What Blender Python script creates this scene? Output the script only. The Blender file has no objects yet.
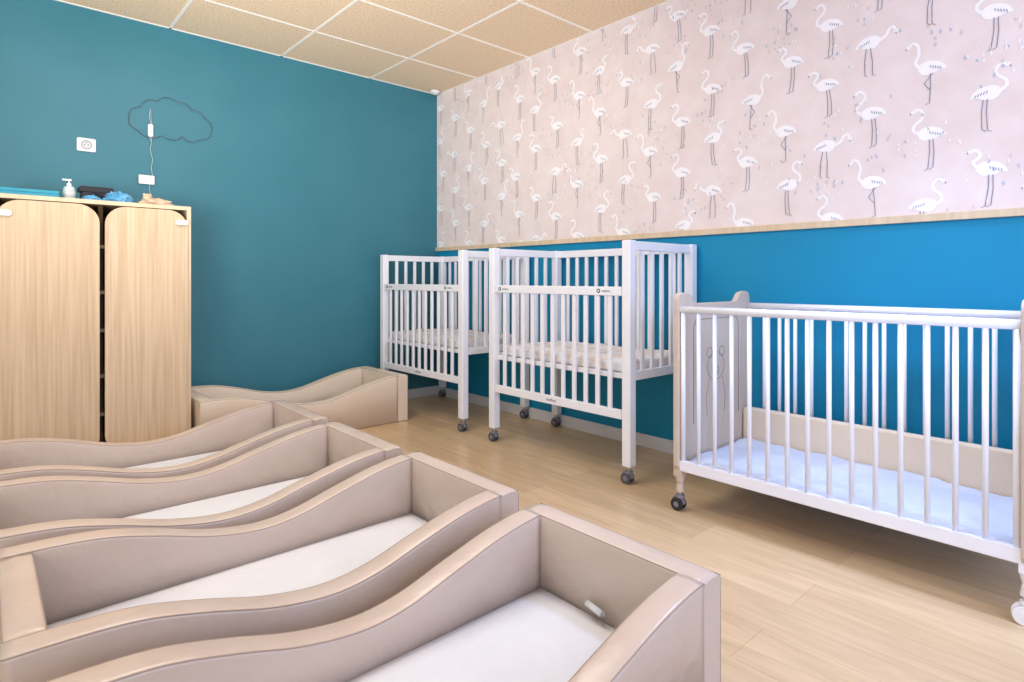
import bpy, bmesh, math, random
from mathutils import Vector, Matrix
random.seed(4)
scene = bpy.context.scene
scene.view_settings.view_transform = 'Standard'
COL = scene.collection

def lin(c):
    out=[]
    for v in c:
        v/=255.0
        out.append(v/12.92 if v<=0.04045 else ((v+0.055)/1.055)**2.4)
    return (*out,1.0)

# ---------------------------------------------------------------- materials
def base_mat(name, rgb, rough=0.5, spec=0.5, metallic=0.0):
    m=bpy.data.materials.new(name); m.use_nodes=True
    b=m.node_tree.nodes["Principled BSDF"]
    b.inputs["Base Color"].default_value=lin(rgb)
    b.inputs["Roughness"].default_value=rough
    b.inputs["Specular IOR Level"].default_value=spec
    b.inputs["Metallic"].default_value=metallic
    return m
def noise_mat(name, c1, c2, scale=8, stretch=(1,1,1), rough=0.5, spec=0.5, bump=0.0, detail=4, lo=0.3, hi=0.7, bscale=None, dist=0.0):
    m=base_mat(name,c1,rough,spec); nt=m.node_tree; N=nt.nodes; L=nt.links
    b=N["Principled BSDF"]
    tc=N.new("ShaderNodeTexCoord"); mp=N.new("ShaderNodeMapping"); mp.inputs["Scale"].default_value=stretch
    no=N.new("ShaderNodeTexNoise"); no.inputs["Scale"].default_value=scale; no.inputs["Detail"].default_value=detail; no.inputs["Distortion"].default_value=dist
    cr=N.new("ShaderNodeValToRGB")
    cr.color_ramp.elements[0].position=lo; cr.color_ramp.elements[0].color=lin(c1)
    cr.color_ramp.elements[1].position=hi; cr.color_ramp.elements[1].color=lin(c2)
    L.new(tc.outputs["Object"],mp.inputs["Vector"]); L.new(mp.outputs[0],no.inputs["Vector"])
    L.new(no.outputs["Fac"],cr.inputs[0]); L.new(cr.outputs[0],b.inputs["Base Color"])
    if bump>0:
        bu=N.new("ShaderNodeBump"); bu.inputs["Strength"].default_value=bump; bu.inputs["Distance"].default_value=0.01
        src=no
        if bscale:
            src=N.new("ShaderNodeTexNoise"); src.inputs["Scale"].default_value=bscale; src.inputs["Detail"].default_value=3
            L.new(tc.outputs["Object"],src.inputs["Vector"])
        L.new(src.outputs["Fac"],bu.inputs["Height"]); L.new(bu.outputs[0],b.inputs["Normal"])
    return m

M={}
M['teal']=noise_mat("paint_teal",(52,116,132),(58,121,137),3,rough=0.42,spec=0.4,bump=0.06,bscale=220)
M['blue']=noise_mat("wall_blue",(10,136,178),(14,140,182),3,rough=0.5,spec=0.35,bump=0.06,bscale=220)  # bluer base colour for the lower right wall
M['paper']=noise_mat("wallpaper_pink",(232,217,213),(239,227,225),9,rough=0.75,spec=0.15,bump=0.10,bscale=180,detail=8)
M['bird']=base_mat("print_white",(250,248,250),0.75,0.1)
M['ink']=base_mat("print_ink",(130,135,155),0.8,0.1)
M['inkblue']=base_mat("print_blue_grey",(192,202,217),0.8,0.1)
M['inktan']=base_mat("print_tan",(222,205,198),0.8,0.1)
M['inkpale']=base_mat("print_pale",(248,244,243),0.8,0.1)
M['oak']=noise_mat("oak_laminate",(222,198,165),(196,169,134),3,(24,24,0.7),0.42,0.35,0.03,8,0.32,0.76,dist=0.4)
M['oak_edge']=noise_mat("oak_edge",(226,206,176),(212,190,158),6,(6,6,1),0.5,0.3)
M['inside']=base_mat("cabinet_inside",(84,64,46),0.7,0.2)
M['shelf']=base_mat("cabinet_shelf",(170,146,116),0.6,0.2)
M['white']=noise_mat("white_lacquer",(236,238,245),(242,243,248),4,rough=0.35,spec=0.4)
M['tube']=noise_mat("white_enamel",(236,239,250),(241,243,253),4,rough=0.25,spec=0.5)
M['vinyl']=noise_mat("taupe_vinyl",(201,182,168),(209,192,179),4,rough=0.28,spec=0.55,bump=0.60,bscale=11)
M['cream']=noise_mat("cream_vinyl",(224,206,184),(230,213,193),3,rough=0.34,spec=0.45,bump=0.3,bscale=9)
M['seam']=base_mat("vinyl_seam",(168,149,136),0.45,0.4)
M['sheet']=noise_mat("white_sheet",(216,219,226),(226,228,233),5,rough=0.8,spec=0.15,bump=0.35,bscale=7)
M['sheetpat']=noise_mat("printed_sheet",(232,218,212),(240,240,246),14,rough=0.85,spec=0.1,bump=0.5,bscale=10,lo=0.42,hi=0.54)
M['sheetbeige']=noise_mat("beige_board",(232,212,186),(237,219,195),5,rough=0.6,spec=0.25)
M['sheetblue']=noise_mat("pale_blue_sheet",(194,201,218),(212,217,229),5,rough=0.85,spec=0.1,bump=0.9,bscale=12)
M['greyboard']=noise_mat("grey_beige_board",(200,184,168),(207,192,177),5,(5,5,0.8),0.5,0.3,0.02)
M['groove']=base_mat("board_groove",(132,120,110),0.6,0.2)
M['caster']=base_mat("grey_plastic",(128,128,138),0.45,0.4)
M['rubber']=base_mat("grey_rubber",(88,86,94),0.6,0.3)
M['dark']=base_mat("dark_rubber",(50,48,52),0.6,0.3)
M['chrome']=base_mat("metal",(180,180,185),0.3,0.5,1.0)
M['skirt']=noise_mat("baseboard_white",(214,216,220),(222,224,228),4,rough=0.5,spec=0.3)
M['plastic']=base_mat("white_plastic",(232,232,232),0.35,0.4)
M['tag']=base_mat("tag_grey_white",(206,208,212),0.6,0.2)
M['black']=noise_mat("black_plastic",(22,22,26),(34,34,40),10,rough=0.45,spec=0.4)
M['wire']=base_mat("dark_wire",(44,58,66),0.5,0.4)
M['towelblue']=noise_mat("blue_cloth",(70,144,190),(120,184,220),16,rough=0.9,spec=0.1,bump=0.5,bscale=40)
M['matteal']=noise_mat("teal_mat",(56,148,174),(72,160,184),9,rough=0.7,spec=0.2)
M['plush']=noise_mat("beige_plush",(190,160,130),(224,206,184),30,rough=0.95,spec=0.05,bump=0.6,bscale=70)
M['lotion']=base_mat("clear_gel",(196,212,216),0.15,0.6)
M['tbar']=base_mat("ceiling_grid_white",(252,249,244),0.5,0.3)
M['red']=base_mat("red_dot",(200,60,50),0.5)
M['tile']=noise_mat("wood_wool_tile",(224,194,158),(252,231,203),105,rough=0.9,spec=0.1,bump=0.35,detail=6,lo=0.34,hi=0.62)

def floor_mat():
    m=base_mat("oak_plank_floor",(215,190,150),0.30,0.5); nt=m.node_tree; N=nt.nodes; L=nt.links; b=N["Principled BSDF"]
    tc=N.new("ShaderNodeTexCoord"); sx=N.new("ShaderNodeSeparateXYZ"); cx=N.new("ShaderNodeCombineXYZ")
    L.new(tc.outputs["Object"],sx.inputs[0]); L.new(sx.outputs["Y"],cx.inputs["X"]); L.new(sx.outputs["X"],cx.inputs["Y"])
    br=N.new("ShaderNodeTexBrick"); br.inputs["Scale"].default_value=1.0
    br.inputs["Brick Width"].default_value=1.25; br.inputs["Row Height"].default_value=0.185
    br.inputs["Mortar Size"].default_value=0.0007; br.inputs["Mortar Smooth"].default_value=0.4
    br.offset=0.37; br.offset_frequency=2
    br.inputs["Color1"].default_value=lin((220,191,152)); br.inputs["Color2"].default_value=lin((202,172,134)); br.inputs["Mortar"].default_value=lin((162,134,104))
    L.new(cx.outputs[0],br.inputs["Vector"])
    mp=N.new("ShaderNodeMapping"); mp.inputs["Scale"].default_value=(12,1.2,1)
    no=N.new("ShaderNodeTexNoise"); no.inputs["Scale"].default_value=2.2; no.inputs["Detail"].default_value=8; no.inputs["Distortion"].default_value=1.1
    L.new(tc.outputs["Object"],mp.inputs["Vector"]); L.new(mp.outputs[0],no.inputs["Vector"])
    cr=N.new("ShaderNodeValToRGB"); cr.color_ramp.elements[0].position=0.27; cr.color_ramp.elements[0].color=(0.74,0.70,0.65,1)
    cr.color_ramp.elements[1].position=0.66; cr.color_ramp.elements[1].color=(1,1,1,1)
    L.new(no.outputs["Fac"],cr.inputs[0])
    mx=N.new("ShaderNodeMixRGB"); mx.blend_type='MULTIPLY'; mx.inputs["Fac"].default_value=0.75
    L.new(br.outputs["Color"],mx.inputs[1]); L.new(cr.outputs[0],mx.inputs[2]); L.new(mx.outputs[0],b.inputs["Base Color"])
    return m
M['floor']=floor_mat()

# ---------------------------------------------------------------- mesh helpers
def box(bm,x0,x1,y0,y1,z0,z1,mat=0):
    vs=[bm.verts.new(p) for p in ((x0,y0,z0),(x1,y0,z0),(x1,y1,z0),(x0,y1,z0),(x0,y0,z1),(x1,y0,z1),(x1,y1,z1),(x0,y1,z1))]
    fs=[]
    for f in ((3,2,1,0),(4,5,6,7),(0,1,5,4),(1,2,6,5),(2,3,7,6),(3,0,4,7)):
        fc=bm.faces.new([vs[i] for i in f]); fc.material_index=mat; fs.append(fc)
    return fs
def cyl(bm,p0,p1,r,seg=14,mat=0,r2=None,smooth=True):
    p0=Vector(p0);p1=Vector(p1);d=p1-p0
    if r2 is None: r2=r
    q=d.to_track_quat('Z','Y')
    a=[];b=[]
    for i in range(seg):
        t=2*math.pi*i/seg; o=Vector((math.cos(t),math.sin(t),0))
        a.append(bm.verts.new(p0+q@(o*r))); b.append(bm.verts.new(p1+q@(o*r2)))
    for i in range(seg):
        j=(i+1)%seg
        f=bm.faces.new((a[i],a[j],b[j],b[i])); f.material_index=mat; f.smooth=smooth
    f=bm.faces.new(a[::-1]); f.material_index=mat
    f=bm.faces.new(b); f.material_index=mat
def tube(bm,pts,r,seg=8,mat=0,closed=False):
    pts=[Vector(p) for p in pts]; n=len(pts); rings=[]
    prev=None
    for i in range(n):
        if closed: t=pts[(i+1)%n]-pts[i-1]
        else: t=pts[min(i+1,n-1)]-pts[max(i-1,0)]
        t.normalize()
        if prev is None:
            up=Vector((0,0,1)) if abs(t.z)<0.9 else Vector((1,0,0))
            nrm=t.cross(up).normalized()
        else:
            nrm=(prev-t*prev.dot(t)).normalized()
        prev=nrm; bn=t.cross(nrm)
        rings.append([bm.verts.new(pts[i]+(nrm*math.cos(2*math.pi*k/seg)+bn*math.sin(2*math.pi*k/seg))*r) for k in range(seg)])
    m=n if closed else n-1
    for i in range(m):
        A=rings[i];B=rings[(i+1)%n]
        for k in range(seg):
            j=(k+1)%seg
            f=bm.faces.new((A[k],A[j],B[j],B[k])); f.material_index=mat; f.smooth=True
    if not closed:
        f=bm.faces.new(rings[0][::-1]); f.material_index=mat
        f=bm.faces.new(rings[-1]); f.material_index=mat
def prism(bm,outline,axis,a,b,mat=0):
    """outline: list of 2D pts; axis 'x' -> pts are (y,z); 'y' -> (x,z)"""
    def P(p,t):
        return (t,p[0],p[1]) if axis=='x' else (p[0],t,p[1])
    A=[bm.verts.new(P(p,a)) for p in outline]; B=[bm.verts.new(P(p,b)) for p in outline]
    n=len(outline)
    bm.faces.new(A).material_index=mat; bm.faces.new(B[::-1]).material_index=mat
    for i in range(n):
        j=(i+1)%n
        bm.faces.new((A[j],A[i],B[i],B[j])).material_index=mat
def finish(name,bm,mats,parent=None,loc=(0,0,0),bevel=0,segs=2,smooth=False,recalc=True,**props):
    if recalc: bmesh.ops.recalc_face_normals(bm,faces=bm.faces)
    me=bpy.data.meshes.new(name); bm.to_mesh(me); bm.free()
    for m in mats: me.materials.append(M[m])
    ob=bpy.data.objects.new(name,me); COL.objects.link(ob)
    ob.location=loc
    if parent: ob.parent=parent
    if smooth:
        for p in me.polygons: p.use_smooth=True
    if bevel>0:
        md=ob.modifiers.new("bevel",'BEVEL'); md.width=bevel; md.segments=segs; md.limit_method='ANGLE'; md.angle_limit=math.radians(35)
    for k,v in props.items(): ob[k]=v
    return ob
def empty(name,loc,**props):
    e=bpy.data.objects.new(name,None); e.empty_display_size=0.1; e.location=loc; COL.objects.link(e)
    for k,v in props.items(): e[k]=v
    return e
def copy_tree(root,loc,extra=None):
    def cp(o,parent):
        n=o.copy(); n.parent=parent; COL.objects.link(n)
        for c in list(o.children): cp(c,n)
        return n
    kids=list(root.children)
    r=root.copy(); COL.objects.link(r); r.location=loc
    for c in kids: cp(c,r)
    if extra:
        for k,v in extra.items(): r[k]=v
    return r
def rrect(w,h,r,n=6,cx=0,cy=0):
    pts=[]
    for (sx,sy,a0) in ((1,1,0),(-1,1,90),(-1,-1,180),(1,-1,270)):
        for i in range(n+1):
            a=math.radians(a0+90*i/n)
            pts.append((cx+sx*(w/2-r)+r*math.cos(a),cy+sy*(h/2-r)+r*math.sin(a)))
    return pts

# ---------------------------------------------------------------- room
WX=2.956; WY=4.285; CH=2.6; X0=-1.6; Y0=-1.6; RZ0=1.24; RZ1=1.272
bm=bmesh.new(); box(bm,X0,WX+0.12,Y0,WY+0.12,-0.1,0.0)
finish("floor",bm,['floor'],kind="structure",label="light oak plank laminate floor")
bm=bmesh.new(); box(bm,X0,WX,WY,WY+0.12,0,CH)
finish("wall_back",bm,['teal'],kind="structure",label="wall painted matte dark teal")

# right wall with wallpaper print
bm=bmesh.new(); box(bm,WX,WX+0.12,Y0,WY+0.12,0,1.255,0); box(bm,WX,WX+0.12,Y0,WY+0.12,1.255,CH,1)
bp=bmesh.new()
LAY={2:0.0010,3:0.0030,4:0.0022,5:0.0022,6:0.0022}
CNT=[0]
def xoff(mat):
    CNT[0]+=1
    return WX-LAY[mat]-(CNT[0]%37)*1.8e-5
def wpt(s,t,o,sc,fl,x,rot=0):
    s*=fl
    c,sn=math.cos(rot),math.sin(rot)
    s,t=s*c-t*sn,s*sn+t*c
    return (x, o[0]-s*sc, o[1]+t*sc)
def poly(pts,o,sc,fl,mat,rot=0):
    x=xoff(mat)
    v=[bp.verts.new(wpt(p[0],p[1],o,sc,fl,x,rot)) for p in pts]
    f=bp.faces.new(v); f.material_index=mat
def stroke(pts,w,o,sc,fl,mat,rot=0,w2=None):
    n=len(pts); L=[];R=[]; x=xoff(mat)
    for i,p in enumerate(pts):
        a=pts[max(i-1,0)]; b=pts[min(i+1,n-1)]
        dx,dy=b[0]-a[0],b[1]-a[1]; l=math.hypot(dx,dy) or 1
        ww=w if w2 is None else w+(w2-w)*i/(n-1)
        nx,ny=-dy/l*ww/2,dx/l*ww/2
        L.append(bp.verts.new(wpt(p[0]+nx,p[1]+ny,o,sc,fl,x,rot))); R.append(bp.verts.new(wpt(p[0]-nx,p[1]-ny,o,sc,fl,x,rot)))
    for i in range(n-1):
        f=bp.faces.new((L[i],L[i+1],R[i+1],R[i])); f.material_index=mat
def cat(P,n=6):
    out=[]
    for i in range(len(P)-1):
        p0=P[max(i-1,0)];p1=P[i];p2=P[i+1];p3=P[min(i+2,len(P)-1)]
        for k in range(n):
            t=k/n
            out.append(tuple(0.5*((2*p1[j])+(-p0[j]+p2[j])*t+(2*p0[j]-5*p1[j]+4*p2[j]-p3[j])*t*t+(-p0[j]+3*p1[j]-3*p2[j]+p3[j])*t**3) for j in (0,1)))
    out.append(P[-1]); return out
BODY=[(-0.17,0.53),(-0.13,0.60),(-0.04,0.64),(0.07,0.63),(0.17,0.58),(0.24,0.48),(0.15,0.465),(0.05,0.42),(-0.06,0.415),(-0.13,0.46)]
def flamingo(o,sc,fl,pose,rot):
    body=cat(BODY+[BODY[0]],3)[:-1]
    poly(body,o,sc,fl,2,rot)
    if pose==0:   neck=[(-0.13,0.53),(-0.22,0.60),(-0.20,0.70),(-0.11,0.78),(-0.09,0.88),(-0.16,0.95),(-0.23,0.92)]
    elif pose==1: neck=[(-0.13,0.54),(-0.20,0.64),(-0.16,0.78),(-0.18,0.92),(-0.25,0.98),(-0.31,0.93)]
    elif pose==2: neck=[(-0.14,0.52),(-0.25,0.57),(-0.30,0.66),(-0.37,0.68),(-0.40,0.60)]
    else:         neck=[(-0.14,0.54),(-0.20,0.63),(-0.12,0.73),(-0.17,0.82),(-0.25,0.81)]
    nk=cat(neck,5); stroke(nk,0.054,o,sc,fl,2,rot,0.038)
    hx,hy=neck[-1]
    dx,dy=(0.02,-1) if pose==2 else (-0.75,-0.65)
    head=[(hx+0.038*math.cos(a*math.pi/5),hy+0.034*math.sin(a*math.pi/5)) for a in range(10)]
    poly(head,o,sc,fl,2,rot)
    bx,by=hx+dx*0.040,hy+dy*0.03
    poly([(bx-0.002,by+0.010),(bx-0.013,by-0.012),(bx-0.009,by-0.036),(bx+0.004,by-0.012)],o,sc,fl,3,rot)
    stroke([(hx-0.003,hy+0.010),(hx+0.005,hy+0.010)],0.008,o,sc,fl,3,rot)
    for k in range(5):
        x=0.01+0.036*k; y=0.565-0.012*k
        stroke([(x,y),(x+0.016,y-0.046)],0.009,o,sc,fl,3,rot)
    lw=0.0105
    if pose in (0,3):
        stroke([(0.01,0.43),(0.02,0.22),(0.0,-0.06),(-0.05,-0.08)],lw,o,sc,fl,3,rot)
        stroke([(0.06,0.43),(0.08,0.22),(0.07,-0.04),(0.02,-0.07)],lw,o,sc,fl,3,rot)
    elif pose==1:
        stroke([(0.02,0.43),(0.03,0.22),(0.03,-0.06),(-0.03,-0.08)],lw,o,sc,fl,3,rot)
        stroke([(0.06,0.43),(-0.06,0.27),(0.03,0.15)],lw,o,sc,fl,3,rot)
    else:
        stroke([(0.0,0.43),(-0.02,0.20),(-0.01,-0.06),(-0.06,-0.07)],lw,o,sc,fl,3,rot)
        stroke([(0.06,0.43),(0.10,0.22),(0.11,-0.04),(0.07,-0.06)],lw,o,sc,fl,3,rot)
rnd=random.Random(11)
for c in range(30):
    for r in range(-1,6):
        y=4.22-0.196*c+rnd.uniform(-0.02,0.02); z=1.17+0.300*r+(0.15 if c%2 else 0)+rnd.uniform(-0.03,0.03)
        pose=(0,1,3,1,0,2,3,0)[(c*3+r*5+(c//2))%8]; fl=1 if (c+r*2)%3 else -1
        flamingo((y,z),0.252,fl,pose,rnd.uniform(-0.08,0.08))
        ky,kz=rnd.uniform(-0.10,0.10),rnd.choice((0.27,-0.03,0.13))
        for k in range(rnd.randint(8,13)):
            dy=ky+rnd.gauss(0,0.055); dz=kz+rnd.gauss(0,0.045)
            ln=rnd.uniform(0.014,0.024); w=rnd.uniform(0.006,0.010)
            poly([(0,ln/2),(w/2,-ln*0.1),(w/2.4,-ln*0.38),(0,-ln/2),(-w/2.4,-ln*0.38),(-w/2,-ln*0.1)],(y+dy,z+dz),1,1,rnd.choice([4,4,5,6,6]),rnd.uniform(-0.5,0.5))
geom=lambda: list(bp.verts)+list(bp.edges)+list(bp.faces)
bmesh.ops.bisect_plane(bp,geom=geom(),plane_co=(0,0,CH-0.002),plane_no=(0,0,1),clear_outer=True)
bmesh.ops.bisect_plane(bp,geom=geom(),plane_co=(0,0,RZ1-0.004),plane_no=(0,0,1),clear_inner=True)
bmesh.ops.bisect_plane(bp,geom=geom(),plane_co=(0,WY-0.003,0),plane_no=(0,1,0),clear_outer=True)
bmesh.ops.bisect_plane(bp,geom=geom(),plane_co=(0,Y0,0),plane_no=(0,1,0),clear_inner=True)
for f in bp.faces:
    f.normal_update()
    if f.normal.x>0: f.normal_flip()
tmp=bpy.data.meshes.new("tmp"); bp.to_mesh(tmp); bp.free()
bmesh.ops.recalc_face_normals(bm,faces=bm.faces)
bm.from_mesh(tmp); bpy.data.meshes.remove(tmp)
finish("wall_right",bm,['blue','paper','bird','ink','inkblue','inktan','inkpale'],recalc=False,kind="structure",label="blue wall with pink flamingo wallpaper above a rail")

bm=bmesh.new(); box(bm,WX-0.016,WX,Y0,WY,RZ0,RZ1)
finish("trim_1",bm,['oak_edge'],kind="structure",bevel=0.002,label="thin light wood rail below the wallpaper")
bm=bmesh.new(); box(bm,WX-0.014,WX,Y0,WY,0,0.075)
finish("baseboard_right",bm,['skirt'],kind="structure",bevel=0.003)
bm=bmesh.new(); box(bm,X0,WX-0.014,WY-0.014,WY,0,0.075)
finish("baseboard_back",bm,['skirt'],kind="structure",bevel=0.003)

# ceiling
bm=bmesh.new(); box(bm,X0,WX+0.12,Y0,WY+0.12,CH,CH+0.1,0)
gx=[0.9-0.7*k for k in range(0,4)]+[1.607,2.313]
gy=[3.713-0.595*k for k in range(0,9)]
for x in gx: box(bm,x-0.008,x+0.008,Y0,WY,CH-0.003,CH,1)
for y in gy: box(bm,X0,WX,y-0.008,y+0.008,CH-0.0025,CH,1)
box(bm,X0,WX,WY-0.014,WY,CH-0.003,CH,1); box(bm,WX-0.014,WX,Y0,WY,CH-0.003,CH,1)
finish("ceiling",bm,['tile','tbar'],kind="structure",label="suspended ceiling of tan wood-wool tiles in white grid")

# ---------------------------------------------------------------- cabinet
CF=3.73; CZ=1.41; CXL=0.03; CXR=0.89
cab=empty("cabinet",(0.46,CF+0.25,0),category="cabinet",label="light oak storage cabinet with two rounded doors against the teal wall")
ox,oy=0.46,CF+0.25
bm=bmesh.new()
L0,R0=CXL-ox,CXR-ox; F0=CF-oy; B0=WY-0.016-oy
box(bm,R0-0.022,R0,F0,B0,0.0,CZ-0.022); box(bm,L0,L0+0.022,F0,B0,0.0,CZ-0.022)
box(bm,L0,R0,F0,B0,CZ-0.022,CZ)
box(bm,L0+0.022,R0-0.022,F0+0.02,B0,0.06,0.082)
box(bm,L0+0.022,R0-0.022,B0-0.01,B0,0.06,CZ-0.022,1)
box(bm,L0+0.022,R0-0.022,F0+0.05,F0+0.065,0.0,0.06)
mid=(0.459+0.481)/2-ox
box(bm,mid-0.011,mid+0.011,F0+0.05,B0-0.01,0.082,CZ-0.022,1)
for z in (0.28,0.48,0.72,0.92,1.16):
    box(bm,L0+0.022,R0-0.022,F0+0.03,B0-0.01,z,z+0.018,2)
finish("cabinet_body",bm,['oak_edge','inside','shelf'],cab,bevel=0.0015)
for (a,b) in ((0.05,0.458),(0.481,0.868)):
    w=b-a; h=1.382-0.09
    bm=bmesh.new(); prism(bm,rrect(w,h,0.095,10,(a+b)/2-ox,0.09+h/2),'y',F0-0.02,F0-0.002)
    d=finish("door",bm,['oak'],cab,bevel=0.002)
    bm=bmesh.new()
    lx=(b-0.03 if a>0.3 else a+0.03)-ox; lz=1.315
    prism(bm,rrect(0.062,0.03,0.012,5,lx,lz),'y',F0-0.034,F0-0.0205)
    finish("latch",bm,['plastic'],d,bevel=0.003,label="white plastic child-safety latch")

# ---------------------------------------------------------------- foam beds
BL=1.245; BW=0.59; T=0.072
prof_pts=[(0,0.322),(0.10,0.320),(0.22,0.300),(0.36,0.262),(0.50,0.222),(0.62,0.210),(0.76,0.230),(0.90,0.272),(1.02,0.302),(1.14,0.312),(1.31,0.314)]
def prof(s):
    for i in range(len(prof_pts)-1):
        if s<=prof_pts[i+1][0]+1e-6:
            p1=prof_pts[i];p2=prof_pts[i+1];p0=prof_pts[max(i-1,0)];p3=prof_pts[min(i+2,len(prof_pts)-1)]
            t=(s-p1[0])/(p2[0]-p1[0])
            if i==0: m1=0
            else: m1=(p2[1]-p0[1])/(p2[0]-p0[0])*(p2[0]-p1[0])
            m2=(p3[1]-p1[1])/(p3[0]-p1[0])*(p2[0]-p1[0])
            return (2*t**3-3*t*t+1)*p1[1]+(t**3-2*t*t+t)*m1+(-2*t**3+3*t*t)*p2[1]+(t**3-t*t)*m2
    return prof_pts[-1][1]
R=0.010
def section(a,b,z,crown=0.003):
    sec=[(a,0.004)]
    for k in range(5):
        t=math.pi-math.pi/2*k/4; sec.append((a+R+R*math.cos(t),z-R+R*math.sin(t)))
    sec.append(((a+b)/2,z+crown))
    for k in range(5):
        t=math.pi/2-math.pi/2*k/4; sec.append((b-R+R*math.cos(t),z-R+R*math.sin(t)))
    sec.append((b,0.004))
    return sec
def loft(bm,rows):
    n=len(rows)-1; m=len(rows[0])
    for i in range(n):
        for k in range(m-1):
            f=bm.faces.new((rows[i][k],rows[i+1][k],rows[i+1][k+1],rows[i][k+1])); f.smooth=True
        bm.faces.new((rows[i][-1],rows[i+1][-1],rows[i+1][0],rows[i][0]))
    bm.faces.new(rows[0]); bm.faces.new(rows[-1][::-1])
def side_bolster(root,y0,y1):
    bm=bmesh.new(); n=60; rows=[]
    S0=T+0.0005; S1=BL
    for i in range(n+1):
        s=S0+(S1-S0)*i/n
        rows.append([bm.verts.new((-s,p[0],p[1])) for p in section(y0,y1,prof(s))])
    loft(bm,rows)
    for yy in (y0+0.0027,y1-0.0027):
        tube(bm,[(-(S0+(S1-S0)*i/n),yy,prof(S0+(S1-S0)*i/n)-0.0029) for i in range(n+1)],0.0017,6,1)
    return finish("side_bolster",bm,['vinyl','seam'],root)
def end_bolster(root,name,xa,xb,z,ya,yb):
    bm=bmesh.new(); n=20; rows=[]
    for i in range(n+1):
        y=ya+(yb-ya)*i/n
        e=min(i,n-i); zz=z-(0.003 if e==0 else 0)
        rows.append([bm.verts.new((p[0],y,p[1])) for p in section(xa,xb,zz)])
    loft(bm,rows)
    for xx in (xa+0.0027,xb-0.0027):
        tube(bm,[(xx,ya+(yb-ya)*i/n,z-0.0033) for i in range(n+1)],0.0017,6,1)
    if name=="head_bolster":
        for yy in (0.001,BW-0.001):
            tube(bm,[(xb-0.0015,yy,0.01+(z-0.02)*i/6) for i in range(7)],0.0020,6,1)
    return finish(name,bm,['vinyl','seam'],root)
BG="taupe foam floor beds"
bed=empty("floor_bed",(1.272,0.70,0),category="toddler bed",group=BG,label="taupe vinyl foam floor bed with wavy sides beside the aisle")
side_bolster(bed,0,T); side_bolster(bed,BW-T,BW)
end_bolster(bed,"head_bolster",-T,0,0.322,0,BW); end_bolster(bed,"foot_bolster",-BL+0.001,-BL+T,0.311,T+0.0005,BW-T-0.0005)
bm=bmesh.new(); box(bm,-BL+T+0.001,-T-0.001,T+0.001,BW-T-0.001,0.004,0.03); finish("base",bm,['vinyl'],bed)
def bed_mattress(loc,first=None,sx=1):
    if first:
        o=first.copy(); COL.objects.link(o); o.location=loc; o.scale=(sx,1,1); return o
    bm=bmesh.new(); g=0.006
    w=BL-2*T-2*g; h=BW-2*T-2*g; nx,ny=26,14
    top={}
    def crown(i,j):
        a=min(i,nx-i)/4; b=min(j,ny-j)/3
        return 0.117+0.013*min(1,a)**0.5*min(1,b)**0.5
    for i in range(nx+1):
        for j in range(ny+1):
            top[i,j]=bm.verts.new((-T-g-w*i/nx, T+g+h*j/ny, crown(i,j)))
    for i in range(nx):
        for j in range(ny): bm.faces.new((top[i,j],top[i+1,j],top[i+1,j+1],top[i,j+1]))
    ring=[(i,0) for i in range(nx)]+[(nx,j) for j in range(ny)]+[(i,ny) for i in range(nx,0,-1)]+[(0,j) for j in range(ny,0,-1)]
    bot=[bm.verts.new((top[r].co.x,top[r].co.y,0.031)) for r in ring]
    for k in range(len(ring)):
        q=(k+1)%len(ring)
        bm.faces.new((top[ring[k]],top[ring[q]],bot[q],bot[k]))
    bm.faces.new(bot[::-1])
    return finish("bed_mattress",bm,['sheet'],None,loc,smooth=True,category="mattress",group="floor bed mattresses",label="thin white mattress lying inside a taupe floor bed")
bmat=bed_mattress((1.272,0.70,0))
for (x,y,l,sx) in ((1.29,1.41,"taupe vinyl foam floor bed between two matching beds",1.015),(1.27,2.085,"taupe vinyl foam floor bed between two matching beds",1.07),(1.27,2.765,"taupe vinyl foam floor bed in front of the oak cabinet",1.07),(2.255,3.63,"cream vinyl foam floor bed against the teal wall",1.08)):
    b=copy_tree(bed,(x,y,0),{"label":l}); b.scale=(sx,1,1); mt=bed_mattress((x,y,0),bmat,sx)
    if y>3.5:
        mt["label"]="thin white mattress lying inside a cream floor bed"
        for c in b.children:
            c.material_slots[0].link='OBJECT'; c.material_slots[0].material=M['cream']
# rolled care tag
bm=bmesh.new(); n=14; A=[];B=[]
for i in range(n+1):
    t=i/n; a=math.pi*1.6*t-0.3
    xx=-0.010-0.011*math.cos(a)*(1-0.3*t)-0.004; zz=0.009*math.sin(a)*(1-0.3*t)
    A.append(bm.verts.new((xx,0,zz))); B.append(bm.verts.new((xx-0.012,-0.062,zz)))
for i in range(n):
    f=bm.faces.new((A[i],A[i+1],B[i+1],B[i])); f.smooth=True
tg=finish("care_tag",bm,['tag'],bed,(-T-0.0005,0.33,0.150),label="rolled pale grey care tag")
tg.modifiers.new("s",'SOLIDIFY').thickness=0.0012

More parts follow.
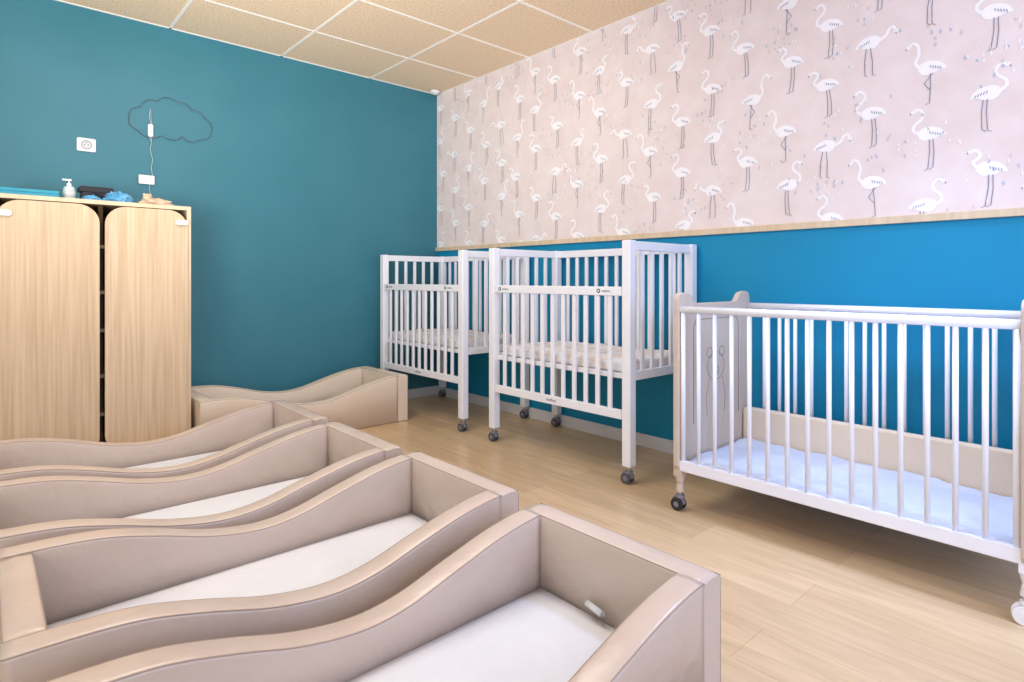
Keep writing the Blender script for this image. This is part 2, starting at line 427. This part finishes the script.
# ---------------------------------------------------------------- casters
def caster(parent,loc,body='caster',wheel='rubber',h=0.085):
    bm=bmesh.new()
    cyl(bm,(0,0,h-0.03),(0,0,h),0.010,12,1)
    cyl(bm,(0,0,h-0.035),(0,0,h-0.022),0.02,16,0)
    out=[]
    for i in range(11):
        a=math.radians(-15+195*i/10); out.append((0.008+0.031*math.cos(a),0.031+0.0315*math.sin(a)))
    out.append((-0.015,0.028)); out.append((0.02,0.024))
    prism(bm,out,'x',-0.008,0.008)
    c=finish("caster",bm,[body,'chrome'],parent,loc,bevel=0.002,label="swivel caster")
    bm=bmesh.new()
    for x0,x1 in ((-0.021,-0.0085),(0.0085,0.021)):
        cyl(bm,(x0,0.008,0.0275),(x1,0.008,0.0275),0.0272,24,0)
        cyl(bm,(x0-0.0005,0.008,0.0275),(x1+0.0005,0.008,0.0275),0.013,16,1)
    finish("wheel",bm,[wheel,body],c,bevel=0.002)
    return c

# ---------------------------------------------------------------- text helper
def text_mesh(s,size):
    cu=bpy.data.curves.new("t",'FONT'); cu.body=s; cu.size=size; cu.align_x='CENTER'; cu.align_y='CENTER'; cu.extrude=0.0003
    o=bpy.data.objects.new("t",cu); COL.objects.link(o)
    dg=bpy.context.evaluated_depsgraph_get(); me=bpy.data.meshes.new_from_object(o.evaluated_get(dg))
    bpy.data.objects.remove(o); return me
ROT=Matrix(((0,0,-1),(-1,0,0),(0,1,0))).to_4x4()
def logo(parent,y,z,x,size=0.018,dot=True):
    me=text_mesh("mathou",size); me.transform(ROT)
    bm=bmesh.new(); bm.from_mesh(me); bpy.data.meshes.remove(me)
    for f in bm.faces: f.material_index=0
    if dot:
        cyl(bm,(0.0004,size*2.75,0),(-0.0006,size*2.75,0),size*0.62,18,0)
        cyl(bm,(0.0,size*2.75,0),(-0.0009,size*2.75,0),size*0.30,14,1)
    return finish("logo",bm,['wire','white'],parent,(x,y,z),recalc=True,label="small dark printed maker's mark")

# ---------------------------------------------------------------- white slatted cribs
CW=0.603; CL=1.07; P=0.05; TOP=1.19
CY=1.758
crib=empty("crib",(2.335,CY,0),category="crib",group="tall white slatted cribs",label="tall white slatted wooden crib on casters beside the low railed crib")
for (x,y) in ((0,0),(0,CL-P),(CW-P,0),(CW-P,CL-P)):
    bm=bmesh.new(); box(bm,x,x+P,y,y+P,0.085,TOP)
    p=finish("post",bm,['white'],crib,bevel=0.005,segs=3)
    caster(p,(x+P/2,y+P/2,0))
def panel_y(name,x,y0,y1,z0,z1,nsl,th=0.024,rw=0.045,lw=0.024,parent=None):
    bm=bmesh.new()
    box(bm,x,x+th,y0,y1,z1-rw,z1); box(bm,x,x+th,y0,y1,z0,z0+rw)
    for i in range(nsl):
        c=y0+(y1-y0)*(i+1)/(nsl+1)
        box(bm,x+th/2-0.007,x+th/2+0.007,c-lw/2,c+lw/2,z0+rw,z1-rw)
    return finish(name,bm,['white'],parent,bevel=0.003)
def panel_x(name,y,x0,x1,z0,z1,nsl,th=0.024,rw=0.045,lw=0.024,parent=None):
    bm=bmesh.new()
    box(bm,x0,x1,y,y+th,z1-rw,z1); box(bm,x0,x1,y,y+th,z0,z0+rw)
    for i in range(nsl):
        c=x0+(x1-x0)*(i+1)/(nsl+1)
        box(bm,c-lw/2,c+lw/2,y+th/2-0.007,y+th/2+0.007,z0+rw,z1-rw)
    return finish(name,bm,['white'],parent,bevel=0.003)
panel_x("end_panel",0.013,P,CW-P,0.50,TOP-0.003,5,parent=crib)
panel_x("end_panel",CL-P+0.013,P,CW-P,0.50,TOP-0.003,5,parent=crib)
panel_y("back_panel",CW-P+0.013,P,CL-P,0.50,TOP-0.003,11,parent=crib)
gate=panel_y("drop_gate",0.004,P+0.004,CL-P-0.004,0.31,0.962,11,parent=crib)
logo(gate,CL-P-0.10,0.94,0.0036,0.018); logo(gate,P+0.10,0.94,0.0036,0.018); logo(gate,CL/2,0.334,0.0036,0.024,False)
bm=bmesh.new(); box(bm,P*0.7,CW-P+0.01,P*0.7,CL-P*0.7,0.505,0.53); finish("mattress_base",bm,['white'],crib,bevel=0.003)
crib1=copy_tree(crib,(2.335,3.095,0),{"label":"tall white slatted wooden crib on casters in the room corner"})

from mathutils import noise
def soft_box(name,w,l,h,mats,loc,r=0.03,amp=0.004,fr=9,seed=1,**props):
    bm=bmesh.new()
    box(bm,0,w,0,l,0,h)
    bmesh.ops.subdivide_edges(bm,edges=bm.edges[:],cuts=31,use_grid_fill=True)
    for v in bm.verts:
        p=v.co.copy()
        q=Vector((min(max(p.x,r),w-r),min(max(p.y,r),l-r),min(max(p.z,r),h-r)))
        d=p-q
        if d.length>1e-6: v.co=q+d.normalized()*r
        if v.co.z>0.01:
            c=v.co
            nv=noise.noise(Vector((c.x*fr,c.y*fr,c.z*fr+seed)))
            cr=1-abs(noise.noise(Vector((c.x*fr*0.5+c.y*3.0,c.y*fr*0.8,seed+3.1))))*3.0
            nv+=max(cr,0)*0.7
            v.co.z+=amp*nv; v.co.x=min(max(v.co.x+amp*0.3*nv,0),w)
        v.co.z=max(v.co.z,0)
    return finish(name,bm,mats,None,loc,smooth=True,**props)
m1=soft_box("crib_mattress",CW-2*P-0.01,CL-2*P-0.02,0.060,['sheetpat'],(2.335+P+0.003,CY+P+0.01,0.531),r=0.018,amp=0.010,category="mattress",group="tall crib mattresses",label="mattress with rumpled beige-white printed sheet inside tall white crib")
m2=m1.copy(); COL.objects.link(m2); m2.location=(2.335+P+0.003,3.095+P+0.01,0.531)

# ---------------------------------------------------------------- low railed crib
KX=2.222; KY=0.272; KW=0.64; KL=1.173
low=empty("crib",(KX,KY,0),category="crib",label="white tubular-railed crib with grey-beige end boards against blue wall")
def board_outline():
    W=KW
    half=[(0.02,0.17),(0.0,0.20),(0.0,0.5),(0.0,0.88),(0.003,0.918),(0.022,0.938),(0.06,0.940),(0.10,0.930),(0.125,0.905),(0.15,0.893),(0.20,0.892)]
    pts=half[:4]+cat(half[3:],4)[1:]
    mir=[(W-p[0],p[1]) for p in pts][::-1]
    return pts+mir
for yy in (0.0,KL-0.026):
    bm=bmesh.new(); prism(bm,board_outline(),'y',yy,yy+0.026)
    inner = yy-0.0002 if yy>0.5 else yy+0.0262
    bd=finish("end_board",bm,['greyboard'],low,bevel=0.004,label="solid grey-beige end board with raised corners")
    bm=bmesh.new()
    tube(bm,[(0.12,inner,0.36),(0.12,inner,0.79),(0.14,inner,0.82),(0.50,inner,0.82),(0.52,inner,0.79),(0.52,inner,0.36)],0.0018,5)
    for (mx,mz,rx,rz) in ((0.31,0.60,0.075,0.065),(0.255,0.665,0.024,0.024),(0.365,0.665,0.024,0.024),(0.31,0.58,0.028,0.020)):
        tube(bm,[(mx+rx*math.cos(t*math.pi/10),inner,mz+rz*math.sin(t*math.pi/10)) for t in range(20)],0.0013,5,closed=True)
    tube(bm,[(0.25,inner,0.545),(0.225,inner,0.46),(0.235,inner,0.38)],0.0013,5); tube(bm,[(0.37,inner,0.545),(0.395,inner,0.46),(0.385,inner,0.38)],0.0013,5)
    finish("engraved_line",bm,['groove'],bd)
    for xx in (0.035,KW-0.035):
        bm=bmesh.new()
        yc=yy+0.013
        box(bm,xx-0.022,xx+0.022,yc-0.02,yc+0.02,0.150,0.215)
        cyl(bm,(xx,yc,0.118),(xx,yc,0.152),0.015,16,0,0.022); cyl(bm,(xx,yc,0.082),(xx,yc,0.120),0.020,16,0,0.014)
        lg=finish("leg",bm,['white' if yy<0.5 else 'greyboard'],low,bevel=0.002)
        if yy<0.5: caster(lg,(xx,yc,0),'white','white',0.09)
        else: caster(lg,(xx,yc,0),'caster','dark',0.09)
def rail_side(name,x,nb,dbl=False):
    bm=bmesh.new(); ya,yb=0.0262,KL-0.0262
    cyl(bm,(x,ya,0.868),(x,yb,0.868),0.0155,20)
    if name=="back_rail": cyl(bm,(x,ya,0.205),(x,yb,0.205),0.013,18)
    else:
        box(bm,x-0.012,x+0.012,ya,yb,0.180,0.222)
    if dbl:
        for yv in (ya+0.010,yb-0.010): cyl(bm,(x,yv,0.2),(x,yv,0.868),0.010,16)
    for i in range(nb):
        c=ya+0.010+(yb-ya-0.020)*(i+1)/(nb+1)
        cyl(bm,(x,c,0.21),(x,c,0.862),0.0085,14)
    return finish(name,bm,['tube'],low)
rail_side("front_rail",0.022,14,True); rail_side("back_rail",KW-0.022,14,True)
bm=bmesh.new(); box(bm,0.036,KW-0.045,0.03,KL-0.03,0.168,0.180); finish("mattress_base",bm,['white'],low,bevel=0.002)
bm=bmesh.new(); prism(bm,rrect(KL-0.062,0.185,0.015,4,KL/2,0.282),'x',KW-0.085,KW-0.040)
finish("back_board",bm,['sheetbeige'],low,bevel=0.008,segs=3,label="low cream padded board along the back")
soft_box("crib_mattress",KW-0.128,KL-0.075,0.040,['sheetblue'],(KX+0.038,KY+0.038,0.181),r=0.016,amp=0.013,fr=8,seed=5,category="mattress",label="thin mattress with rumpled pale blue-grey sheet in railed crib")

# ---------------------------------------------------------------- things on the wall
sk=bmesh.new(); prism(sk,rrect(0.092,0.078,0.008,4,0,0),'y',-0.009,0.0)
s=finish("wall_socket",sk,['plastic'],None,(0.463,WY-0.0005,1.79),bevel=0.002,category="power outlet",label="white square power outlet on the teal wall")
bm=bmesh.new(); cyl(bm,(0,-0.0095,0),(0,-0.0105,0),0.024,28,4); tube(bm,[(0.024*math.cos(t*math.pi/12),-0.0105,0.024*math.sin(t*math.pi/12)) for t in range(24)],0.0022,6,3,True)
for dx,dz in ((-0.0095,0),(0.0095,0)): cyl(bm,(dx,-0.0104,dz),(dx,-0.0110,dz),0.003,10,1)
cyl(bm,(0,-0.0104,0.014),(0,-0.016,0.014),0.0025,10,1); cyl(bm,(0.035,-0.009,0.03),(0.035,-0.0098,0.03),0.003,10,2)
finish("socket_face",bm,['plastic','wire','red','caster','tag'],s)
cx,cz=0.91,2.0
cl=empty("cloud_wire_light",(cx,WY-0.012,cz),category="night light",label="dark wire cloud-shaped light with cord hanging on teal wall")
anch=[(-0.20,-0.085),(-0.245,-0.01),(-0.18,0.07),(-0.09,0.125),(0.03,0.14),(0.115,0.10),(0.20,0.06),(0.24,-0.02),(0.17,-0.09),(0.06,-0.085),(-0.06,-0.095)]
pts=[]
for i in range(len(anch)):
    a=Vector(anch[i]);b=Vector(anch[(i+1)%len(anch)]); m_=(a+b)/2; d=b-a; nrm=Vector((-d.y,d.x))
    if nrm.dot(m_)<0: nrm=-nrm
    nrm.normalize(); bulge=d.length*0.27
    for k in range(9):
        t=k/9; p=a+d*t+nrm*bulge*math.sin(math.pi*t)**0.7; pts.append((p.x*0.95,0,p.y*0.93))
bm=bmesh.new(); tube(bm,pts,0.0013,6,0,True)
tube(bm,[(p[0]*0.985+0.004*math.sin(i*0.9),-0.004,p[2]*0.985+0.004*math.cos(i*1.3)) for i,p in enumerate(pts)],0.0008,5,1,True)
finish("wire_outline",bm,['wire','caster'],cl)
bm=bmesh.new()
def X_(u):
    a=(u-512)/594; d=(0.6665+0.7455*a,0.7455-0.6665*a); return d[0]*WY/d[1]-cx
def Z_(u,v):
    a=(u-512)/594; D=WY/(0.7455-0.6665*a); return 1+(279-v)/594*D-cz
cp=[(150,110),(149,118),(151,126),(150,133),(151,142),(150,150),(152,160),(151,168),(152,178),(149,186),(150,196)]
c3=cat([(X_(u),Z_(u,v)) for u,v in cp],6)
tube(bm,[(p[0],-0.001,p[1]) for p in c3],0.0014,6)
tube(bm,[(p[0]+0.008*math.sin(i*0.25),-0.004,p[1]) for i,p in enumerate(c3[:26])],0.0012,6)
finish("cord",bm,['tag'],cl)
bm=bmesh.new(); prism(bm,rrect(0.028,0.080,0.010,4,X_(150),Z_(150,131)),'y',-0.012,0.008); finish("cord_switch",bm,['plastic'],cl,bevel=0.003)
bm=bmesh.new(); prism(bm,rrect(0.085,0.055,0.004,2,X_(146),Z_(146,180)),'y',-0.008,-0.006)
for k in range(3): box(bm,X_(146)-0.03,X_(146)+0.03-0.012*k,-0.0085,-0.0080,Z_(146,180)+0.012-0.012*k,Z_(146,180)+0.0145-0.012*k,1)
finish("paper_tag",bm,['plastic','inkblue'],cl)
bm=bmesh.new(); cyl(bm,(0,0,-0.028),(0,0,-0.006),0.035,24,0,0.045); cyl(bm,(0,0,-0.036),(0,0,-0.028),0.018,20,0)
finish("motion_sensor",bm,['plastic'],None,(2.87,4.19,CH),category="sensor",label="small round white sensor on the ceiling corner")

# ---------------------------------------------------------------- things on the cabinet top
TZ=CZ
bm=bmesh.new()
for k in range(2): prism(bm,rrect(0.26,0.016,0.007,4,0,0.008+0.0165*k),'y',-0.11,0.11)
finish("folded_mat",bm,['matteal'],None,(0.165,3.86,TZ),bevel=0.003,category="mat",label="folded teal mat on top of the oak cabinet")
bt=bmesh.new()
def lathe(bm,prof,seg=24,mat=0):
    rings=[]
    for r,z in prof: rings.append([bm.verts.new((r*math.cos(2*math.pi*i/seg),r*math.sin(2*math.pi*i/seg),z)) for i in range(seg)])
    for a,b in zip(rings,rings[1:]):
        for i in range(seg):
            j=(i+1)%seg; f=bm.faces.new((a[i],a[j],b[j],b[i])); f.material_index=mat; f.smooth=True
    bm.faces.new(rings[0][::-1]).material_index=mat; bm.faces.new(rings[-1]).material_index=mat
lathe(bt,[(0.028,0),(0.031,0.005),(0.031,0.065),(0.026,0.080),(0.012,0.088)])
b=finish("pump_bottle",bt,['lotion'],None,(0.342,3.84,TZ),category="bottle",label="clear hand gel bottle with white pump on the cabinet")
b.scale=(0.85,0.85,0.85)
bm=bmesh.new(); cyl(bm,(0,0,0.086),(0,0,0.102),0.013,18); cyl(bm,(0,0,0.102),(0,0,0.120),0.004,10); box(bm,-0.034,0.012,-0.008,0.008,0.118,0.128)
finish("pump",bm,['plastic'],b,bevel=0.002)
bm=bmesh.new(); cyl(bm,(0,0,0.02),(0,0,0.055),0.0316,24); finish("bottle_label",bm,['tag'],b)
bm=bmesh.new()
prism(bm,rrect(0.125,0.060,0.016,5,0,0.031),'y',-0.045,0.045)
prism(bm,rrect(0.155,0.030,0.010,5,0.004,0.072),'y',-0.05,0.05)
tube(bm,[(-0.04+0.08*i/10,-0.051,0.03+0.022*math.sin(math.pi*i/10)) for i in range(11)],0.004,6)
finish("toiletry_case",bm,['black'],None,(0.462,3.93,TZ),bevel=0.004,category="case",label="small black case with handle on the oak cabinet")
def blob(name,mat,loc,sc,seed,amp,**props):
    bm=bmesh.new(); bmesh.ops.create_icosphere(bm,subdivisions=5,radius=1.0)
    for v in bm.verts:
        n=v.co.normalized(); k=1+amp*noise.noise(n*2.2+Vector((seed,0,0)))+amp*0.5*noise.noise(n*5+Vector((0,seed,0)))
        k-=amp*0.35*abs(noise.noise(n*8+Vector((seed,seed,0))))
        v.co=Vector((n.x*k*sc[0],n.y*k*sc[1],max(n.z*k*sc[2],-sc[2]*0.55)))
    zm=min(v.co.z for v in bm.verts)
    for v in bm.verts: v.co.z-=zm
    return finish(name,bm,[mat],None,loc,smooth=True,**props)
blob("crumpled_cloth",'towelblue',(0.550,3.80,TZ),(0.058,0.036,0.036),3,0.55,category="cloth",label="crumpled blue cloth on top of the oak cabinet")
blob("crumpled_cloth",'towelblue',(0.432,3.79,TZ),(0.036,0.028,0.018),8,0.4,category="cloth",label="small blue cloth in front of the black case")
pl=blob("plush_toy",'plush',(0.735,3.82,TZ),(0.078,0.045,0.026),5,0.35,category="soft toy",label="beige plush comforter lying on the oak cabinet")
bm=bmesh.new()
for (c,r) in (((-0.045,-0.01,0.040),0.024),((-0.060,-0.005,0.058),0.008),((-0.032,-0.005,0.058),0.008)):
    bmesh.ops.create_icosphere(bm,subdivisions=3,radius=r,matrix=Matrix.Translation(c))
finish("plush_head",bm,['plush'],pl,smooth=True)

# ---------------------------------------------------------------- lights
def area(name,loc,target,size,size_y,power,color,spread=180):
    l=bpy.data.lights.new(name,'AREA'); l.shape='RECTANGLE'; l.size=size; l.size_y=size_y; l.energy=power; l.color=color; l.spread=math.radians(spread)
    o=bpy.data.objects.new(name,l); COL.objects.link(o); o.location=loc
    o.rotation_euler=(Vector(target)-Vector(loc)).to_track_quat('-Z','Y').to_euler()
    return o
area("ceiling_panel_light",(0.95,2.3,2.57),(0.95,2.3,0),1.2,1.2,27,(1.0,0.98,0.95))
area("ceiling_panel_light",(2.2,0.62,2.57),(2.2,0.62,0),0.30,0.30,9,(0.46,0.62,1.0),72)
area("cool_daylight_fill",(1.0,-1.5,1.9),(2.9,0.4,2.0),1.6,1.0,40,(0.52,0.63,1.0),150)  # cool light from the unseen side, aimed to brighten the wallpaper
area("cool_daylight_fill",(1.6,-1.4,1.0),(1.4,0.8,0.2),1.3,0.8,8,(0.40,0.54,1.0),130)  # added low cool fill, tints the near bed end and floor blue
area("left_area_light",(-1.4,-0.4,1.6),(1.6,4.0,1.1),1.8,1.6,16,(1.0,0.98,0.95),150)  # broad area light on the left, aimed at the back wall
area("ceiling_fill",(-0.9,0.6,1.1),(0.7,2.8,2.6),1.0,1.0,36,(1.0,0.97,0.93),75)  # added uplight without a fixture, lifts the ceiling brightness
w=bpy.data.worlds.new("world"); scene.world=w; w.use_nodes=True
w.node_tree.nodes["Background"].inputs[0].default_value=(0.90,0.94,1.0,1); w.node_tree.nodes["Background"].inputs[1].default_value=0.70

# ---------------------------------------------------------------- camera
cam=bpy.data.cameras.new("camera"); cam.sensor_width=36; cam.lens=594/1024*36; cam.shift_y=-62/1024; cam.clip_start=0.02
co=bpy.data.objects.new("camera",cam); COL.objects.link(co); co.location=(0,0,1.0)
co.rotation_euler=(math.radians(90),0,-math.atan2(0.6665,0.7455))
scene.camera=co
